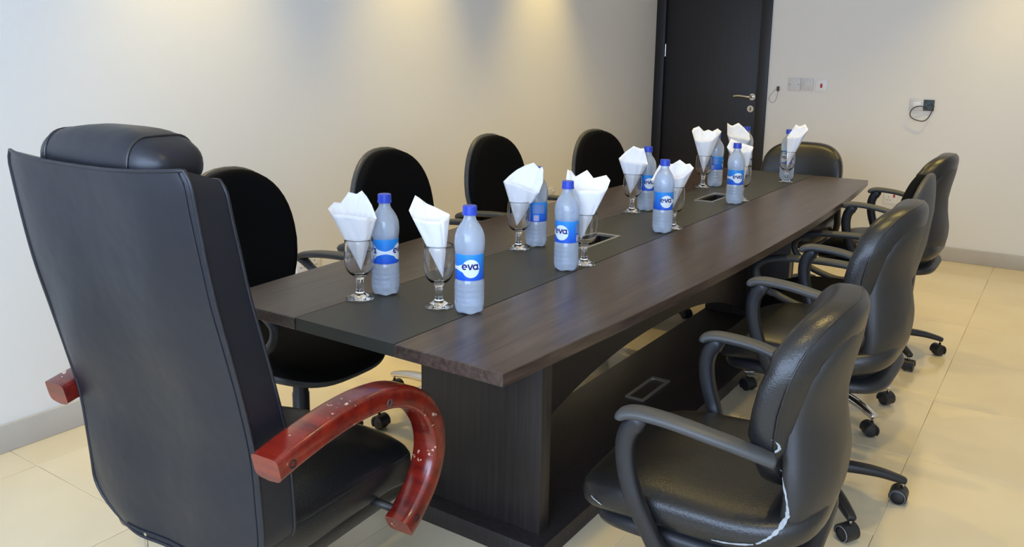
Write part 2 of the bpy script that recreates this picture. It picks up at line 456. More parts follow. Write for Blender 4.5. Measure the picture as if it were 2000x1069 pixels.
# centre strip with the two cable openings
G = [(2.39 - TY + .10, .038), (3.65 - TY, .038)]
gl = .125
def strip():
    w = SW; ysr = [-HL + .002]
    for gy, gx in G: ysr += [gy - gl, gy + gl]
    ysr += [HL - .002]; V, F = [], []
    parts = []
    for a, b in zip(ysr, ysr[1:]):
        hole = any(abs((a + b) / 2 - gy) < .01 for gy, _ in G)
        if hole:
            parts += [boxd(-w, -.045, a, b, TZ - TT, TZ), boxd(.045, w, a, b, TZ - TT, TZ)]
        else: parts.append(boxd(-w, w, a, b, TZ - TT, TZ))
    V, F = join(*parts)
    o = mesh('centre_strip', V, F, M_strip, tb, smooth=False)
    bm = bmesh.new(); bm.from_mesh(o.data); bmesh.ops.remove_doubles(bm, verts=bm.verts, dist=1e-5)
    bm.to_mesh(o.data); bm.free()
strip()
def cable_frame(x, y, z, w, l):
    r = empty('cable_box', (x, y, z)); r.parent = tb; f = .011
    V, F = join(boxd(-w, w, -l, -l + f, -.004, .004), boxd(-w, w, l - f * 1.6, l, -.004, .004), boxd(-w, -w + f, -l + f, l - f * 1.6, -.004, .004), boxd(w - f, w, -l + f, l - f * 1.6, -.004, .004))
    mesh('metal_frame', V, F, M_alu, r, smooth=False)
    V, F = join(boxd(-w + f, w - f, -l + f, l - f, -.045, -.04), boxd(-w + .004, -w + f, -l + f, l - f, -.045, -.004), boxd(w - f, w - .004, -l + f, l - f, -.045, -.004))
    mesh('recess', V, F, M_dark, r, smooth=False)
cable_frame(0, G[0][0], TZ, .0455, gl + .004)
cable_frame(0, G[1][0], TZ, .0455, gl + .004)
# leg panels, plinth, arched centre panel
PZ = .055
for y in (1.82 - TY, TY - 1.82 - .05):
    box('leg_panel', -.205, .222, y, y + .05, PZ, TZ - TT, M_wengev, tb, .0015)
box('plinth', -.212, .262, 1.76 - TY, TY - 1.76, 0, PZ, M_wengev, tb, .002)
n = 30; top, bot = [], []
ya, yb = 1.87 - TY, TY - 1.87
for k in range(n + 1):
    y = ya + (yb - ya) * k / n; t = 2 * k / n - 1
    bot.append((y, .304 - .22 * abs(t) ** 2.4)); top.append((y, TZ - TT))
rings = [[(-.012, y, z) for y, z in bot] + [(-.012, y, z) for y, z in reversed(top)], [(.012, y, z) for y, z in bot] + [(.012, y, z) for y, z in reversed(top)]]
V, F = loft(rings); mesh('arched_panel', V, F, M_wengev, tb, smooth=False)
box('support_rail', -.30, .30, -.03, .03, TZ - TT - .05, TZ - TT, M_wengev, tb, .002)
cable_frame(.022, 2.965 - TY, PZ + .002, .04, .128)

# ---------------------------------------------------------------- swivel bases
def caster_into(par, ang, rad, ring):
    c = empty('caster', (rad * math.cos(ang), rad * math.sin(ang), 0), ang + random.uniform(-1.3, 1.3)); c.parent = par
    V, F = lathed([(0, .082), (.0055, .082), (.0055, .05), (0, .05)], 10); mesh('stem', V, F, M_nickel, c)
    vs = []
    n = 12
    rr = [(.0275 * math.cos(a) - .008, .0275 * math.sin(a) + .027) for a in [(-.25 + 1.35 * k / n) * PI for k in range(n + 1)]]
    ri = [(.020 * math.cos(a) - .008, .020 * math.sin(a) + .027) for a in [(-.25 + 1.35 * k / n) * PI for k in range(n + 1)]]
    if caster_into.cache is None:
        V, F = loft([[(x, -.024, z) for x, z in rr + ri[::-1]], [(x, .024, z) for x, z in rr + ri[::-1]]])
        o = mesh('hood', V, F, M_plast, c, sharp=40)
        prof = [(0, -.009), (.018, -.009), (.0235, -.006), (.025, -.003), (.025, .003), (.0235, .006), (.018, .009), (0, .009)]
        V, F = lathed(prof, 20); V = [(x - .008, z, y + .025) for x, y, z in V]
        w = mesh('wheel', V, F, M_plast, c, sharp=50); w.location = (0, -.013, 0)
        prof = [(.0215, -.0075), (.0245, -.0045), (.0252, 0), (.0215, 0), (.0215, -.0075)]
        V, F = lathed(prof, 20); V = [(x - .008, z, y + .025) for x, y, z in V]
        g = mesh('tread_ring', V, F, M_grey, c)
        caster_into.cache = (o.data, w.data, g.data)
        bpy.data.objects.remove(g)
    else:
        link('hood', caster_into.cache[0], c); w = link('wheel', caster_into.cache[1], c); w.location = (0, -.013, 0)
    w2 = link('wheel', caster_into.cache[1], c); w2.location = (0, .013, 0)
    if ring:
        for s in (-1, 1):
            g = link('tread_ring', caster_into.cache[2], c); g.location = (0, s * .0185, 0); g.rotation_euler.z = 0
caster_into.cache = None
leg_cache = {}
def star_base(root, m, a0, rad=.285, ring=False, top=.40, colm=None, lift=0):
    colm = colm or M_plast
    key = (m.name, rad)
    for k in range(5):
        a = a0 + k * 2 * PI / 5
        if key not in leg_cache:
            P = spline([(.02, 0, .098), (.10, 0, .105), (.20, 0, .098), (rad - .02, 0, .084), (rad + .008, 0, .076)], 5)
            nP = len(P)
            V, F = sweep(P, lambda i: sect('sq', .026 - .013 * i / nP, .019 - .010 * i / nP, 14, 3.2), side=(0, 1, 0))
            o = mesh('base_leg', V, F, m, root); leg_cache[key] = o.data
        else: o = link('base_leg', leg_cache[key], root)
        o.rotation_euler.z = a
        caster_into(root, a, rad, ring)
    V, F = lathed([(0, .06), (.036, .06), (.042, .075), (.042, .115), (.034, .128), (0, .128)], 24); mesh('base_hub', V, F, m, root, sharp=40)
    V, F = lathed([(0, .12), (.031, .12), (.031, .225), (.027, .23), (.027, .30), (.0245, .305), (.0245, top + lift), (0, top + lift)], 24)
    mesh('gas_column', V, F, colm, root, sharp=40)

# ---------------------------------------------------------------- fabric task chairs
def egg(y, z, zc, H, W):
    """taper of the oval back: wide above, narrow below"""
    t = (z - zc) / H
    return y * (1 - .20 * max(0, -t) ** 1.3 - .03 * max(0, t) ** 2)
def fab_x(z): return -.235 - .16 * (z - .52) - .03 * math.sin((z - .5) * PI / .5)
def fabric_chair(name, loc, rz, chrome, lift=0, a0=.4, base_rz=0):
    r = empty(name, loc, rz)
    star_base(r, M_chrome if chrome else M_plast, a0, .29, False, .40, M_chrome if chrome else M_plast, lift)
    up = []
    zc, H, Wd = .755, .255, .217
    vf = superell(.030, Wd, H, .55, .86, 16, 44, 'x')
    V, F = deform(vf, lambda x, y, z: (fab_x(z + zc) + x + .9 * y * y + .02, egg(y, z + zc, zc, H, Wd), z + zc))
    up.append(mesh('backrest', V, F, M_fabric, r))
    vf = superell(.024, Wd + .007, H + .007, .45, .86, 14, 44, 'x')
    V, F = deform(vf, lambda x, y, z: (fab_x(z + zc) + x * .8 + .9 * y * y - .012, egg(y, z + zc, zc, H, Wd), z + zc))
    up.append(mesh('back_shell', V, F, M_plastg, r))
    P = spline([(-.12, 0, .425), (-.22, 0, .43), (-.285, 0, .46), (-.295, 0, .56), (-.30, 0, .68)], 6)
    V, F = sweep(P, sect('sq', .030, .009, 12), side=(0, 1, 0)); up.append(mesh('back_support', V, F, M_plast, r))
    vf = superell(.245, .245, .042, .62, .62, 16, 48)
    V, F = deform(vf, lambda x, y, z: (x + .015, y * (1 - .10 * x / .245), z + .484 - .030 * max(0, x / .245) ** 2.5 + .012 * (y / .24) ** 2))
    up.append(mesh('seat', V, F, M_fabric, r))
    vf = superell(.237, .238, .024, .6, .62, 12, 48)
    V, F = deform(vf, lambda x, y, z: (x + .015, y * (1 - .10 * x / .245), z + .460 - .030 * max(0, x / .245) ** 2.5))
    up.append(mesh('seat_pan', V, F, M_plastg, r))
    up.append(box('tilt_mechanism', -.12, .10, -.07, .07, .385, .440, M_plast, r, .012))
    P = spline([(.0, -.06, .39), (.02, -.16, .385), (.025, -.22, .372), (.01, -.265, .36)], 6)
    V, F = sweep(P, lambda i: sect('round', .006 + .0003 * i, .005, 10)); up.append(mesh('lever', V, F, M_plast, r))
    for s in (-1, 1):
        path = [(-.275, .672), (-.18, .692), (-.03, .700), (.12, .690), (.19, .662), (.205, .618), (.165, .565), (.075, .525), (-.01, .512), (-.085, .545), (-.17, .605), (-.25, .652)]
        P = [(x, s * (.272 - .018 * (z < .55)), z) for x, z in spline(path, 5, True)]
        def sc(i, P=P):
            z = P[i][2]; return sect('sq', .015 + .010 * max(0, min(1, (z - .64) / .04)), .0125, 12, 2.6)
        V, F = sweep(P, sc, side=(0, 1, 0), loop=True); a = mesh('armrest', V, F, M_plastg, r); up.append(a)
        P = spline([(.0, s * .255, .515), (.0, s * .252, .48), (.0, s * .24, .435), (.0, s * .18, .425), (.0, s * .05, .425)], 5)
        V, F = sweep(P, sect('sq', .035, .010, 12), side=(1, 0, 0)); b = mesh('arm_bracket', V, F, M_plast, a)
    for o in up: o.location.z = lift
    return r
fa = fabric_chair('fabric_task_chair', (-1.968, 1.727, 0), math.radians(1), False, -.012)
tag(fa, 'black fabric swivel chair on the left, half hidden behind the tall leather chair', 'chair', 'black fabric task chairs')
fb = fabric_chair('fabric_task_chair', (-1.925, 2.425, 0), math.radians(1), True, 0, .55)
tag(fb, 'second black fabric chair on the left with chrome base, behind the nearest bottles', 'chair', 'black fabric task chairs')
fc = fabric_chair('fabric_task_chair', (-1.955, 3.17, 0), math.radians(0), True, .002)
tag(fc, 'third black fabric chair along the left wall, counting from the tall leather chair', 'chair', 'black fabric task chairs')
fd = fabric_chair('fabric_task_chair', (-1.90, 4.04, 0), math.radians(-10), False, -.03)
tag(fd, 'farthest black fabric chair on the left, nearest to the dark door', 'chair', 'black fabric task chairs')
fe = fabric_chair('fabric_task_chair', (-.74, 3.34, 0), math.radians(181), True, -.04, PI * .8)
tag(fe, 'black fabric chair with chrome base between two leather chairs on the right', 'chair', 'black fabric task chairs')

# ---------------------------------------------------------------- leather task chairs
LX = [(.40, -.13), (.46, -.172), (.54, -.186), (.62, -.186), (.70, -.190), (.78, -.205), (.86, -.226), (.96, -.258)]
SX = [(.345, -.02), (.36, -.075), (.39, -.140), (.44, -.190), (.50, -.216), (.56, -.222), (.62, -.214), (.68, -.206), (.74, -.212), (.80, -.226), (.86, -.243), (.93, -.264)]
def lx(z): return interp(LX, z)
def leather_chair(name, loc, rz, lift=0, a0=.3, ring=True, torn=False, chrome=False):
    r = empty(name, loc, rz)
    star_base(r, M_chrome if chrome else M_plast, a0, .285, ring, .40, None, lift)
    up = []
    zc, H, Wd = .716, .196, .232
    # cushion of the back: wraps over the edges, rolled at the top
    vf = superell(.050, Wd, H, .62, .62, 20, 52, 'x')
    def f(x, y, z):
        t = z / H
        w = y * (1 - .10 * max(0, -t) ** 1.5 - .05 * max(0, t) ** 2)
        th = x * (1 + .25 * max(0, t))
        zz = z + zc
        wr = .0075 * math.sin(zz * 120 + 3 * math.sin(y * 9)) * max(0, abs(y) / Wd - .72) * 3.2 * (1 if zz < .84 else .25)
        return (lx(zz) + th + .95 * y * y + .012 + wr, w, zz)
    V, F = deform(vf, f); bk = mesh('backrest', V, F, M_leath, r); up.append(bk)
    # rear shell, S-shaped, running down under the seat
    zc2, H2 = .612, .264
    vf = superell(.034, .222, H2, .6, .66, 16, 52, 'x')
    def g(x, y, z):
        zz = z + zc2; t = z / H2
        w = y * (1 - .12 * math.exp(-((zz - .70) / .09) ** 2) + .02 * math.exp(-((zz - .54) / .09) ** 2))
        return (interp(SX, zz) + x + .75 * y * y, w, zz)
    V, F = deform(vf, g); up.append(mesh('back_shell', V, F, M_shell, r))
    # seam where the cushion meets the shell
    pts = []
    for k in range(60):
        a = 2 * PI * k / 60; c, s_ = math.cos(a), math.sin(a); e = .62
        y = .228 * math.copysign(abs(c) ** e, c); z = H * .985 * math.copysign(abs(s_) ** e, s_); t = z / H
        pts.append((lx(z + zc) + .95 * y * y - .010, y * (1 - .10 * max(0, -t) ** 1.5 - .05 * max(0, t) ** 2), z + zc))
    V, F = sweep(pts, sect('round', .0022, .0022, 8), side=(1, 0, 0), loop=True); up.append(mesh('seam_piping', V, F, M_leath, bk))
    # seat
    vf = superell(.265, .25, .056, .62, .50, 18, 52)
    def s(x, y, z):
        u = x / .265
        return (x + .02, y * (1 - .06 * u), z + .445 + .018 * (y / .25) ** 2 - .040 * max(0, u) ** 3 + .045 * max(0, -u) ** 3)
    V, F = deform(vf, s); seat = mesh('seat', V, F, M_leath, r); up.append(seat)
    vf = superell(.245, .232, .028, .6, .5, 12, 52)
    V, F = deform(vf, lambda x, y, z: (x + .01, y * (1 - .06 * x / .265), z + .398 - .03 * max(0, x / .265) ** 3))
    up.append(mesh('seat_pan', V, F, M_plast, r))
    up.append(box('tilt_mechanism', -.13, .10, -.075, .075, .335, .385, M_plast, r, .014))
    P = spline([(.02, -.07, .36), (.03, -.17, .355), (.03, -.24, .34)], 6)
    V, F = sweep(P, sect('round', .006, .006, 8)); up.append(mesh('lever', V, F, M_plast, r))
    # arms: long sloping pad on a bowed front strut
    for sg in (-1, 1):
        pad = spline([(.140, .662), (.135, .674), (.10, .682), (.02, .677), (-.06, .660), (-.115, .642), (-.150, .628)], 6)
        P = [(x, sg * (.272 - .045 * max(0, (.03 - x) / .18) ** 2), z) for x, z in pad]; nP = len(P)
        def sc(i, nP=nP):
            t = i / nP; w = .027 * min(1, .55 + 5 * t) * (1 - .25 * t); return sect('sq', w, .012 * min(1, .5 + 6 * t), 14, 2.5)
        V, F = sweep(P, sc, side=(0, 1, 0)); a = mesh('armrest', V, F, M_plastg, r); up.append(a)
        st_ = spline([(.088, .668), (.108, .660), (.124, .638), (.130, .60), (.122, .545), (.100, .48), (.070, .41), (.05, .365), (.02, .345), (-.03, .345)], 6)
        P = [(x, sg * (.272 - .03 * max(0, (.50 - z) / .15) - .20 * max(0, (.385 - z) / .04) ** 1.5), z) for x, z in st_]
        V, F = sweep(P, lambda i: sect('sq', .017 * min(1, .4 + .15 * i), (.021 - .00008 * i) * min(1, .25 + .15 * i), 14, 3), side=(0, 1, 0)); mesh('arm_strut', V, F, M_plast, a)
    if torn:
        allv, allf = [], []
        for o in up:
            if o.name.split('.')[0] in ('backrest', 'back_shell', 'seat', 'seat_pan'):
                n0 = len(allv); allv += [v.co.copy() for v in o.data.vertices]; allf += [tuple(i + n0 for i in p.vertices) for p in o.data.polygons]
        tree = BVHTree.FromPolygons(allv, allf)
        def rag(pts, w):
            P = spline(pts, 7); V, F = [], []; rnd = random.Random(len(pts) + 5)
            for i, (x, z) in enumerate(P):
                a = w * rnd.uniform(.25, 1) * math.sin(PI * (i + .5) / len(P)) + .0008; j = rnd.uniform(-.0015, .0015)
                for dx, dz in ((a * .8, a * .6), (j, j), (-a * .8, -a * .6)):
                    h = tree.ray_cast(Vector((x + dx, .6, z + dz)), Vector((0, -1, 0)))[0]
                    V.append((x + dx, (h.y if h else .22) + .0016, z + dz))
            for i in range(len(P) - 1):
                for q in (0, 1): F.append((i * 3 + q, i * 3 + q + 1, i * 3 + q + 4, i * 3 + q + 3))
            o = mesh('torn_lining', V, F, M_foam, seat, smooth=False)
            sm = o.modifiers.new('thickness', 'SOLIDIFY'); sm.thickness = .0012
        rag([(-.143, .668), (-.152, .662), (-.157, .650), (-.150, .642)], .0045)
        rag([(-.160, .600), (-.172, .575), (-.182, .540), (-.181, .515), (-.162, .485), (-.135, .463)], .0048)
        rag([(-.13, .460), (-.09, .450), (-.05, .444)], .0025)
        rag([(.226, .440), (.212, .437), (.196, .434)], .004)
    for o in up:
        if o.parent is r: o.location.z = lift
    return r
r1 = leather_chair('leather_task_chair', (-.567, 1.71, 0), PI + .07, 0, .2, True, True)
tag(r1, 'nearest black leather swivel chair on the right with torn white seam', 'chair', 'black leather task chairs')
r2 = leather_chair('leather_task_chair', (-.590, 2.61, 0), math.radians(180), .065, PI + .36 - 2 * PI / 10 - .62, True)
tag(r2, 'second black leather chair on the right, behind the torn one', 'chair', 'black leather task chairs')
r4 = leather_chair('leather_task_chair', (-.685, 4.20, 0), math.radians(180), .06, PI + .36 - 2 * PI / 10 - .62, False)
tag(r4, 'farthest black leather chair on the right, closest to the back wall skirting', 'chair', 'black leather task chairs')
r5 = leather_chair('leather_task_chair', (-1.31, 4.87, 0), math.radians(-88), -.012, .3, False)
tag(r5, 'black leather chair at the far head of the table facing the camera', 'chair', 'black leather task chairs')

# ---------------------------------------------------------------- executive chair at the near end
EX = empty('executive_chair', (-1.462, 1.19, 0), PI / 2 + math.radians(3.5))
tag(EX, 'tall black leather executive chair with curved red wooden arms, seen from behind', 'chair')
star_base(EX, M_plast, .5, .30, False, .33)
RX = [(.36, -.285), (.45, -.283), (.55, -.288), (.65, -.297), (.75, -.318), (.85, -.342), (.95, -.366), (1.05, -.384), (1.19, -.404)]
def exw(z):
    w = .262 + .004 * math.sin((z - .4) * 4)
    if z < .46: w -= .10 * ((.46 - z) / .09) ** 2.2
    if z > 1.15: w -= .012 * ((z - 1.15) / .032) ** 2
    return w
Z0, Z1 = .372, 1.182
rows, colsn = 60, 34
def exrear(y, z):
    w = exw(z); u = abs(y) / w
    return interp(RX, z) + .012 * max(0, u) ** 6 - .006 * math.exp(-((u - .5) / .3) ** 2) + .011 * (noise.noise(Vector((y * 5, z * 7, 3.1))) * (.35 + .65 * u)) * (1 - u ** 8)
def exfront(y, z):
    th = .082 + .010 * min(1, max(0, (1.1 - z) / .5)); u = abs(y) / exw(z)
    return interp(RX, z) + th + .035 * (1 - u ** 3) * (1 if z < 1.1 else .7)
V, F = [], []
def gid(side, i, j): return side * (rows + 1) * (colsn + 1) + i * (colsn + 1) + j
for side in (0, 1):
    for i in range(rows + 1):
        z = Z0 + (Z1 - Z0) * i / rows
        for j in range(colsn + 1):
            u = math.sin((j / colsn - .5) * PI) * .55 + (2 * j / colsn - 1) * .45
            y = u * exw(z); dip = -.012 * (1 - u * u) * max(0, (z - 1.1) / .08)
            V.append(((exfront if side else exrear)(y, z), y, z + dip - side * .024 * max(0, (z - 1.04) / .14)))
for side in (0, 1):
    for i in range(rows):
        for j in range(colsn): F.append((gid(side, i, j), gid(side, i, j + 1), gid(side, i + 1, j + 1), gid(side, i + 1, j)))
for i in range(rows):
    for j in (0, colsn): F.append((gid(0, i, j), gid(0, i + 1, j), gid(1, i + 1, j), gid(1, i, j)))
for j in range(colsn):
    for i in (0, rows): F.append((gid(0, i, j), gid(0, i, j + 1), gid(1, i, j + 1), gid(1, i, j)))
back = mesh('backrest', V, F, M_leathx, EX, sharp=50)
def rim(side, off):
    P = []
    idx = [(i, colsn) for i in range(0, rows + 1)] + [(rows, j) for j in range(colsn - 1, -1, -1)] + [(i, 0) for i in range(rows - 1, -1, -1)] + [(0, j) for j in range(1, colsn)]
    return [Vector(V[gid(side, i, j)]) + Vector((off, 0, 0)) for i, j in idx]
for side in (0, 1):
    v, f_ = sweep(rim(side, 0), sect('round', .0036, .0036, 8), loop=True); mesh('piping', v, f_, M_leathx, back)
for sgn in (-1,):
    P = [(exrear(sgn * (exw(z) - .013), z) - .0004, sgn * (exw(z) - .013), z) for z in [.43 + .748 * k / 44 for k in range(45)]]
    v, f_ = sweep(P, sect('round', .0016, .0016, 6), side=(1, 0, 0)); mesh('seam_stitching', v, f_, M_stitch, back)
P = [(exrear(y, Z0 + .012) - .001, y, Z0 + .013) for y in [-.13 + .26 * k / 14 for k in range(15)]]
v, f_ = sweep(P, sect('round', .0025, .0025, 6), side=(1, 0, 0)); mesh('zip_line', v, f_, M_stitch, back)
box('zip_pull', -.290, -.286, .066, .074, Z0 - .028, Z0 + .012, M_nickel, back, .001)
# headrest pillow
HB, HY = .184, .040
vf = superell(.075, HB, .068, .8, .40, 22, 48)
def hp(x, y, z):
    k = 1 - .22 * (abs(y) / HB) ** 5
    return (x * k - .325 + .02, y + HY, z * k * (1 if z > 0 else .8) + 1.168 + .0035 * math.sin(y * 60) * (abs(y) / HB) ** 3)
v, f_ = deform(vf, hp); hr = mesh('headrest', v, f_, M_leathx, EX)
for yy in (-.122, .122):
    P = []
    for k in range(40):
        a = 2 * PI * k / 40; e1, e2 = .8, .40
        yn = abs(yy) / HB
        cmin = yn                                          # cross-section of the pillow at this y
        zmax = max(0, 1 - cmin ** (2 / e1)) ** (e1 / 2)
        zn = zmax * math.sin(a); ch = (1 - abs(zn) ** (2 / e1)) ** (e1 / 2)
        xn = max(0, ch ** (2 / e2) - yn ** (2 / e2)) ** (e2 / 2) * (1 if math.cos(a) > 0 else -1)
        q = hp(.075 * xn, yy, .068 * zn); P.append(q)
    v, f_ = sweep(P, sect('round', .003, .003, 6), side=(0, 1, 0), loop=True); mesh('seam_piping', v, f_, M_leath, hr)
# seat
vf = superell(.262, .262, .058, .50, .32, 18, 56)
v, f_ = deform(vf, lambda x, y, z: (x - .012, y, z + .418 + .020 * (1 - (y / .262) ** 2) * (z > 0) - .03 * max(0, x / .262) ** 3 + .003 * math.sin(x * 40 + y * 13)))
seat = mesh('seat', v, f_, M_leath, EX)
for zz, k in ((.449, .965),):
    P = []
    for q in range(72):
        a = 2 * PI * q / 72; c, s_ = math.cos(a), math.sin(a)
        x = .262 * k * math.copysign(abs(c) ** .32, c); y = .262 * k * math.copysign(abs(s_) ** .32, s_)
        P.append((x - .012, y, zz - .03 * max(0, x / .262) ** 3))
    v, f_ = sweep(P, sect('round', .005, .005, 8), loop=True); mesh('piping', v, f_, M_leath, seat)
box('seat_base', -.25, .235, -.235, .235, .325, .385, M_leath, EX, .02)
box('tilt_mechanism', -.14, .14, -.09, .09, .28, .33, M_plast, EX, .015)
# red wooden arms
AP = [(-.315, .650), (-.25, .664), (-.15, .678), (-.05, .680), (.04, .664), (.115, .622), (.163, .555), (.172, .485), (.145, .42), (.09, .368), (.055, .347)]
for sgn in (-1, 1):
    aw = .326 if sgn < 0 else .303
    P = [(x, sgn * aw, z) for x, z in spline(AP, 6)]; nP = len(P)
    def sc(i):
        out = []
        for a, b in sect('sq', .033, .023, 24, 6):
            # crowned outer face
            out.append((a, b + (-.006 * (1 - (a / .033) ** 2) if b < 0 else 0)))
        return out
    v, f_ = sweep(P, sc, side=(0, 1, 0)); arm = mesh('armrest', v, f_, M_redw, EX, sharp=48)
    for x, z in ((-.283, .652), (-.01, .668), (.078, .366)):
        V2, F2 = lathed([(0, 0), (.0085, 0), (.0085, .003), (.006, .003), (.005, .0008), (0, .0008)], 16)
        V2 = [(a + x, sgn * (aw + .0315 + c), b + z) for a, b, c in V2]
        mesh('screw_hole', V2, F2, M_dark if x != -.01 else M_plastg, arm)
    for x, z in ((-.27, .63), (.07, .375)):
        V2, F2 = lathed([(0, .20), (.009, .20), (.009, aw - .025), (0, aw - .025)], 14)
        mesh('arm_bolt', [(a + x, sgn * c, b + z) for a, b, c in V2], F2, M_plast, arm)

# ---------------------------------------------------------------- where bottles and goblets stand
def spread(b, g, d=.079):
    v = Vector((b[0] - g[0], b[1] - g[1])); k = d - v.length
    if k <= 0: return b, g
    v.normalize(); return (b[0] + v.x * k * .5, b[1] + v.y * k * .5) + b[2:], (g[0] - v.x * k * .5, g[1] - v.y * k * .5) + g[2:]
# ---------------------------------------------------------------- bottles
def bottle_proto():
    r = empty('water_bottle')
    prof = [(0, .006), (.012, .004), (.022, .0015), (.028, 0), (.0325, .003), (.0352, .010), (.0365, .022)]
    z = .022
    for k in range(4):                                    # shallow grip ribs
        prof += [(.0370, .026 + k * .0135), (.0363, .0295 + k * .0135), (.0370, .033 + k * .0135)]
    prof += [(.0358, .082), (.0347, .086), (.0347, .151), (.0356, .156), (.0372, .168), (.0374, .180), (.0360, .194), (.0318, .207), (.0258, .218), (.0200, .226), (.0162, .232), (.0148, .238), (.0145, .244), (.0145, .262), (0, .262)]
    V, F = lathed(prof, 40)
    V2 = []
    for x, y, zz in V:                                    # petal foot
        rr = math.hypot(x, y); k = 0
        if zz < .012 and rr > .015:
            a = math.atan2(y, x); k = .0035 * (1 - math.cos(5 * a)) * .5 * (1 - zz / .012)
        V2.append((x, y, zz + k))
    mesh('bottle_body', V2, F, M_bottle, r)
    cp = [(0, .2665), (.0158, .2665), (.0172, .265), (.0175, .249), (.0182, .2485), (.0182, .2440), (.0150, .2440)]
    V, F = lathed([(a, b) for a, b in cp], 40)
    V = [(x * (1 + .012 * (k % 2)), y * (1 + .012 * (k % 2)), zz) for k, (x, y, zz) in enumerate(V)]
    mesh('cap', V, F, M_cap, r, sharp=40)
    R = .0352
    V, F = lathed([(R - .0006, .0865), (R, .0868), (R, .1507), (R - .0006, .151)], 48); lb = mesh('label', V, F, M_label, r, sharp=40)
    zc = .117
    def wrap(pts, off, ang): return [((R + off) * math.cos(ang + s / R), (R + off) * math.sin(ang + s / R), zc + z) for s, z in pts]
    def patch(outline, off, ang, m, nm, n=10):
        """outline given as lower/upper curve samples: list of (s, zlo, zhi)"""
        V, F = [], []
        for s, a, b in outline:
            V += wrap([(s, a), (s, (a + b) / 2), (s, b)], off, ang)
        for i in range(len(outline) - 1):
            for q in (0, 1): F.append((i * 3 + q, i * 3 + q + 1, i * 3 + q + 4, i * 3 + q + 3))
        return V, F
    # white drops: round with a tail that runs to the other drop (angles measured about the bow-tie at angle 0)
    LA = math.radians(72); rd = .0225
    ol = []
    for k in range(37):
        s = -LA * R - rd + k * (LA * R + rd) / 36          # from the far side of drop one to the bow-tie centre
        t = s + LA * R
        h1 = math.sqrt(max(0, rd * rd - t * t)) if abs(t) < rd else 0
        h2 = .0035 + (rd * .92 - .0035) * max(0, 1 - max(0, t) / (LA * R)) ** 1.5 if t > 0 else 0
        h = max(h1, h2 if t > rd * .35 else h1, .0002)
        ol.append((s, -h, h))
    full = ol + [(-s, a, b) for s, a, b in reversed(ol[:-1])]
    V, F = patch(full, .00025, 0, M_drop, ''); mesh('drop_mark', V, F, M_drop, lb)
    # lettering  e v a .
    def arc(cx, cz, r_, a0, a1, w, n=18):
        V, F = [], []
        for k in range(n + 1):
            a = a0 + (a1 - a0) * k / n
            V += [(cx + (r_ - w / 2) * math.cos(a), cz + (r_ - w / 2) * math.sin(a)), (cx + (r_ + w / 2) * math.cos(a), cz + (r_ + w / 2) * math.sin(a))]
        for k in range(n): F.append((2 * k, 2 * k + 1, 2 * k + 3, 2 * k + 2))
        return V, F
    def stroke(p, q, w):
        (x0, z0), (x1, z1) = p, q; L = math.hypot(x1 - x0, z1 - z0); nx, nz = -(z1 - z0) / L * w / 2, (x1 - x0) / L * w / 2
        V, F = [], []
        for k in range(5):
            t = k / 4; x, z = x0 + (x1 - x0) * t, z0 + (z1 - z0) * t; V += [(x + nx, z + nz), (x - nx, z - nz)]
        for k in range(4): F.append((2 * k, 2 * k + 1, 2 * k + 3, 2 * k + 2))
        return V, F
    rr, w = .0041, .0029
    L2, F2 = join(arc(-.0112, 0, rr, 0, 2 * PI * .86, w), stroke((-.0112 - rr, 0), (-.0112 + rr + w / 2, 0), .0018),
                  stroke((-.0048, rr + w / 2), (-.0006, -rr - w * .3), w), stroke((.0036, rr + w / 2), (-.0006, -rr - w * .3), w),
                  arc(.0092, 0, rr, 0, 2 * PI, w, 24), stroke((.0092 + rr, rr + w / 2), (.0092 + rr, -rr - w / 2), w))
    for sg in (-1, 1):
        V = wrap([(s * 1.32 - .0012, z * 1.32 + .004) for s, z in L2], .0005, sg * LA); mesh('lettering', V, F2, M_ink, lb, smooth=False)
        Vd, Fd = arc(.0203, -.0012, .0009, 0, 2 * PI, .0018, 12)
        mesh('dot', wrap(Vd, .0005, sg * LA), Fd, M_inkb, lb, smooth=False)
    # information panel at the back with its paler bar-code patch
    ol = [(-.020 + .040 * k / 10, -.002, .027) for k in range(11)]
    V, F = patch(ol, .00025, PI, M_info, ''); mesh('information_panel', V, F, M_info, lb)
    ol = [(-.017 + .018 * k / 6, -.027, -.008) for k in range(7)]
    V, F = patch(ol, .00025, PI, M_bar, ''); mesh('bar_panel', V, F, M_bar, lb)
    return r
bp = bottle_proto()
# (x, y, logo ('L'/'R' of the bow-tie or 'B' for the back panel), degrees right of the viewer's axis, label)
BOT = [
 (-1.467, 1.586, 'bow', 0, 'frosted water bottle on the left beside the nearest goblet, blue label turned sideways'),
 (-1.191, 1.590, 'pos', 6, 'nearest frosted water bottle of the right row, standing on the front seam of the strip'),
 (-1.458, 2.312, 'back', 12, 'second frosted water bottle of the left row, half hidden by a wide paper cone'),
 (-1.213, 2.098, 'pos', -28, 'second frosted water bottle of the right row, in front of the first cable opening'),
 (-1.453, 3.155, 'neg', 20, 'third frosted water bottle of the left row, behind a napkin goblet'),
 (-1.210, 2.785, 'neg', 20, 'third frosted water bottle of the right row, bar code on the left of its label'),
 (-1.466, 3.995, 'back', -15, 'fourth frosted water bottle of the left row, in front of the dark door'),
 (-1.212, 3.558, 'pos', 18, 'fourth frosted water bottle of the right row, by the second cable opening'),
 (-1.485, 4.50, 'neg', 60, 'farthest frosted water bottle of the left row, mostly hidden behind napkins'),
 (-1.249, 4.475, 'pos', -40, 'farthest frosted water bottle of the right row, behind the last goblet'),
]
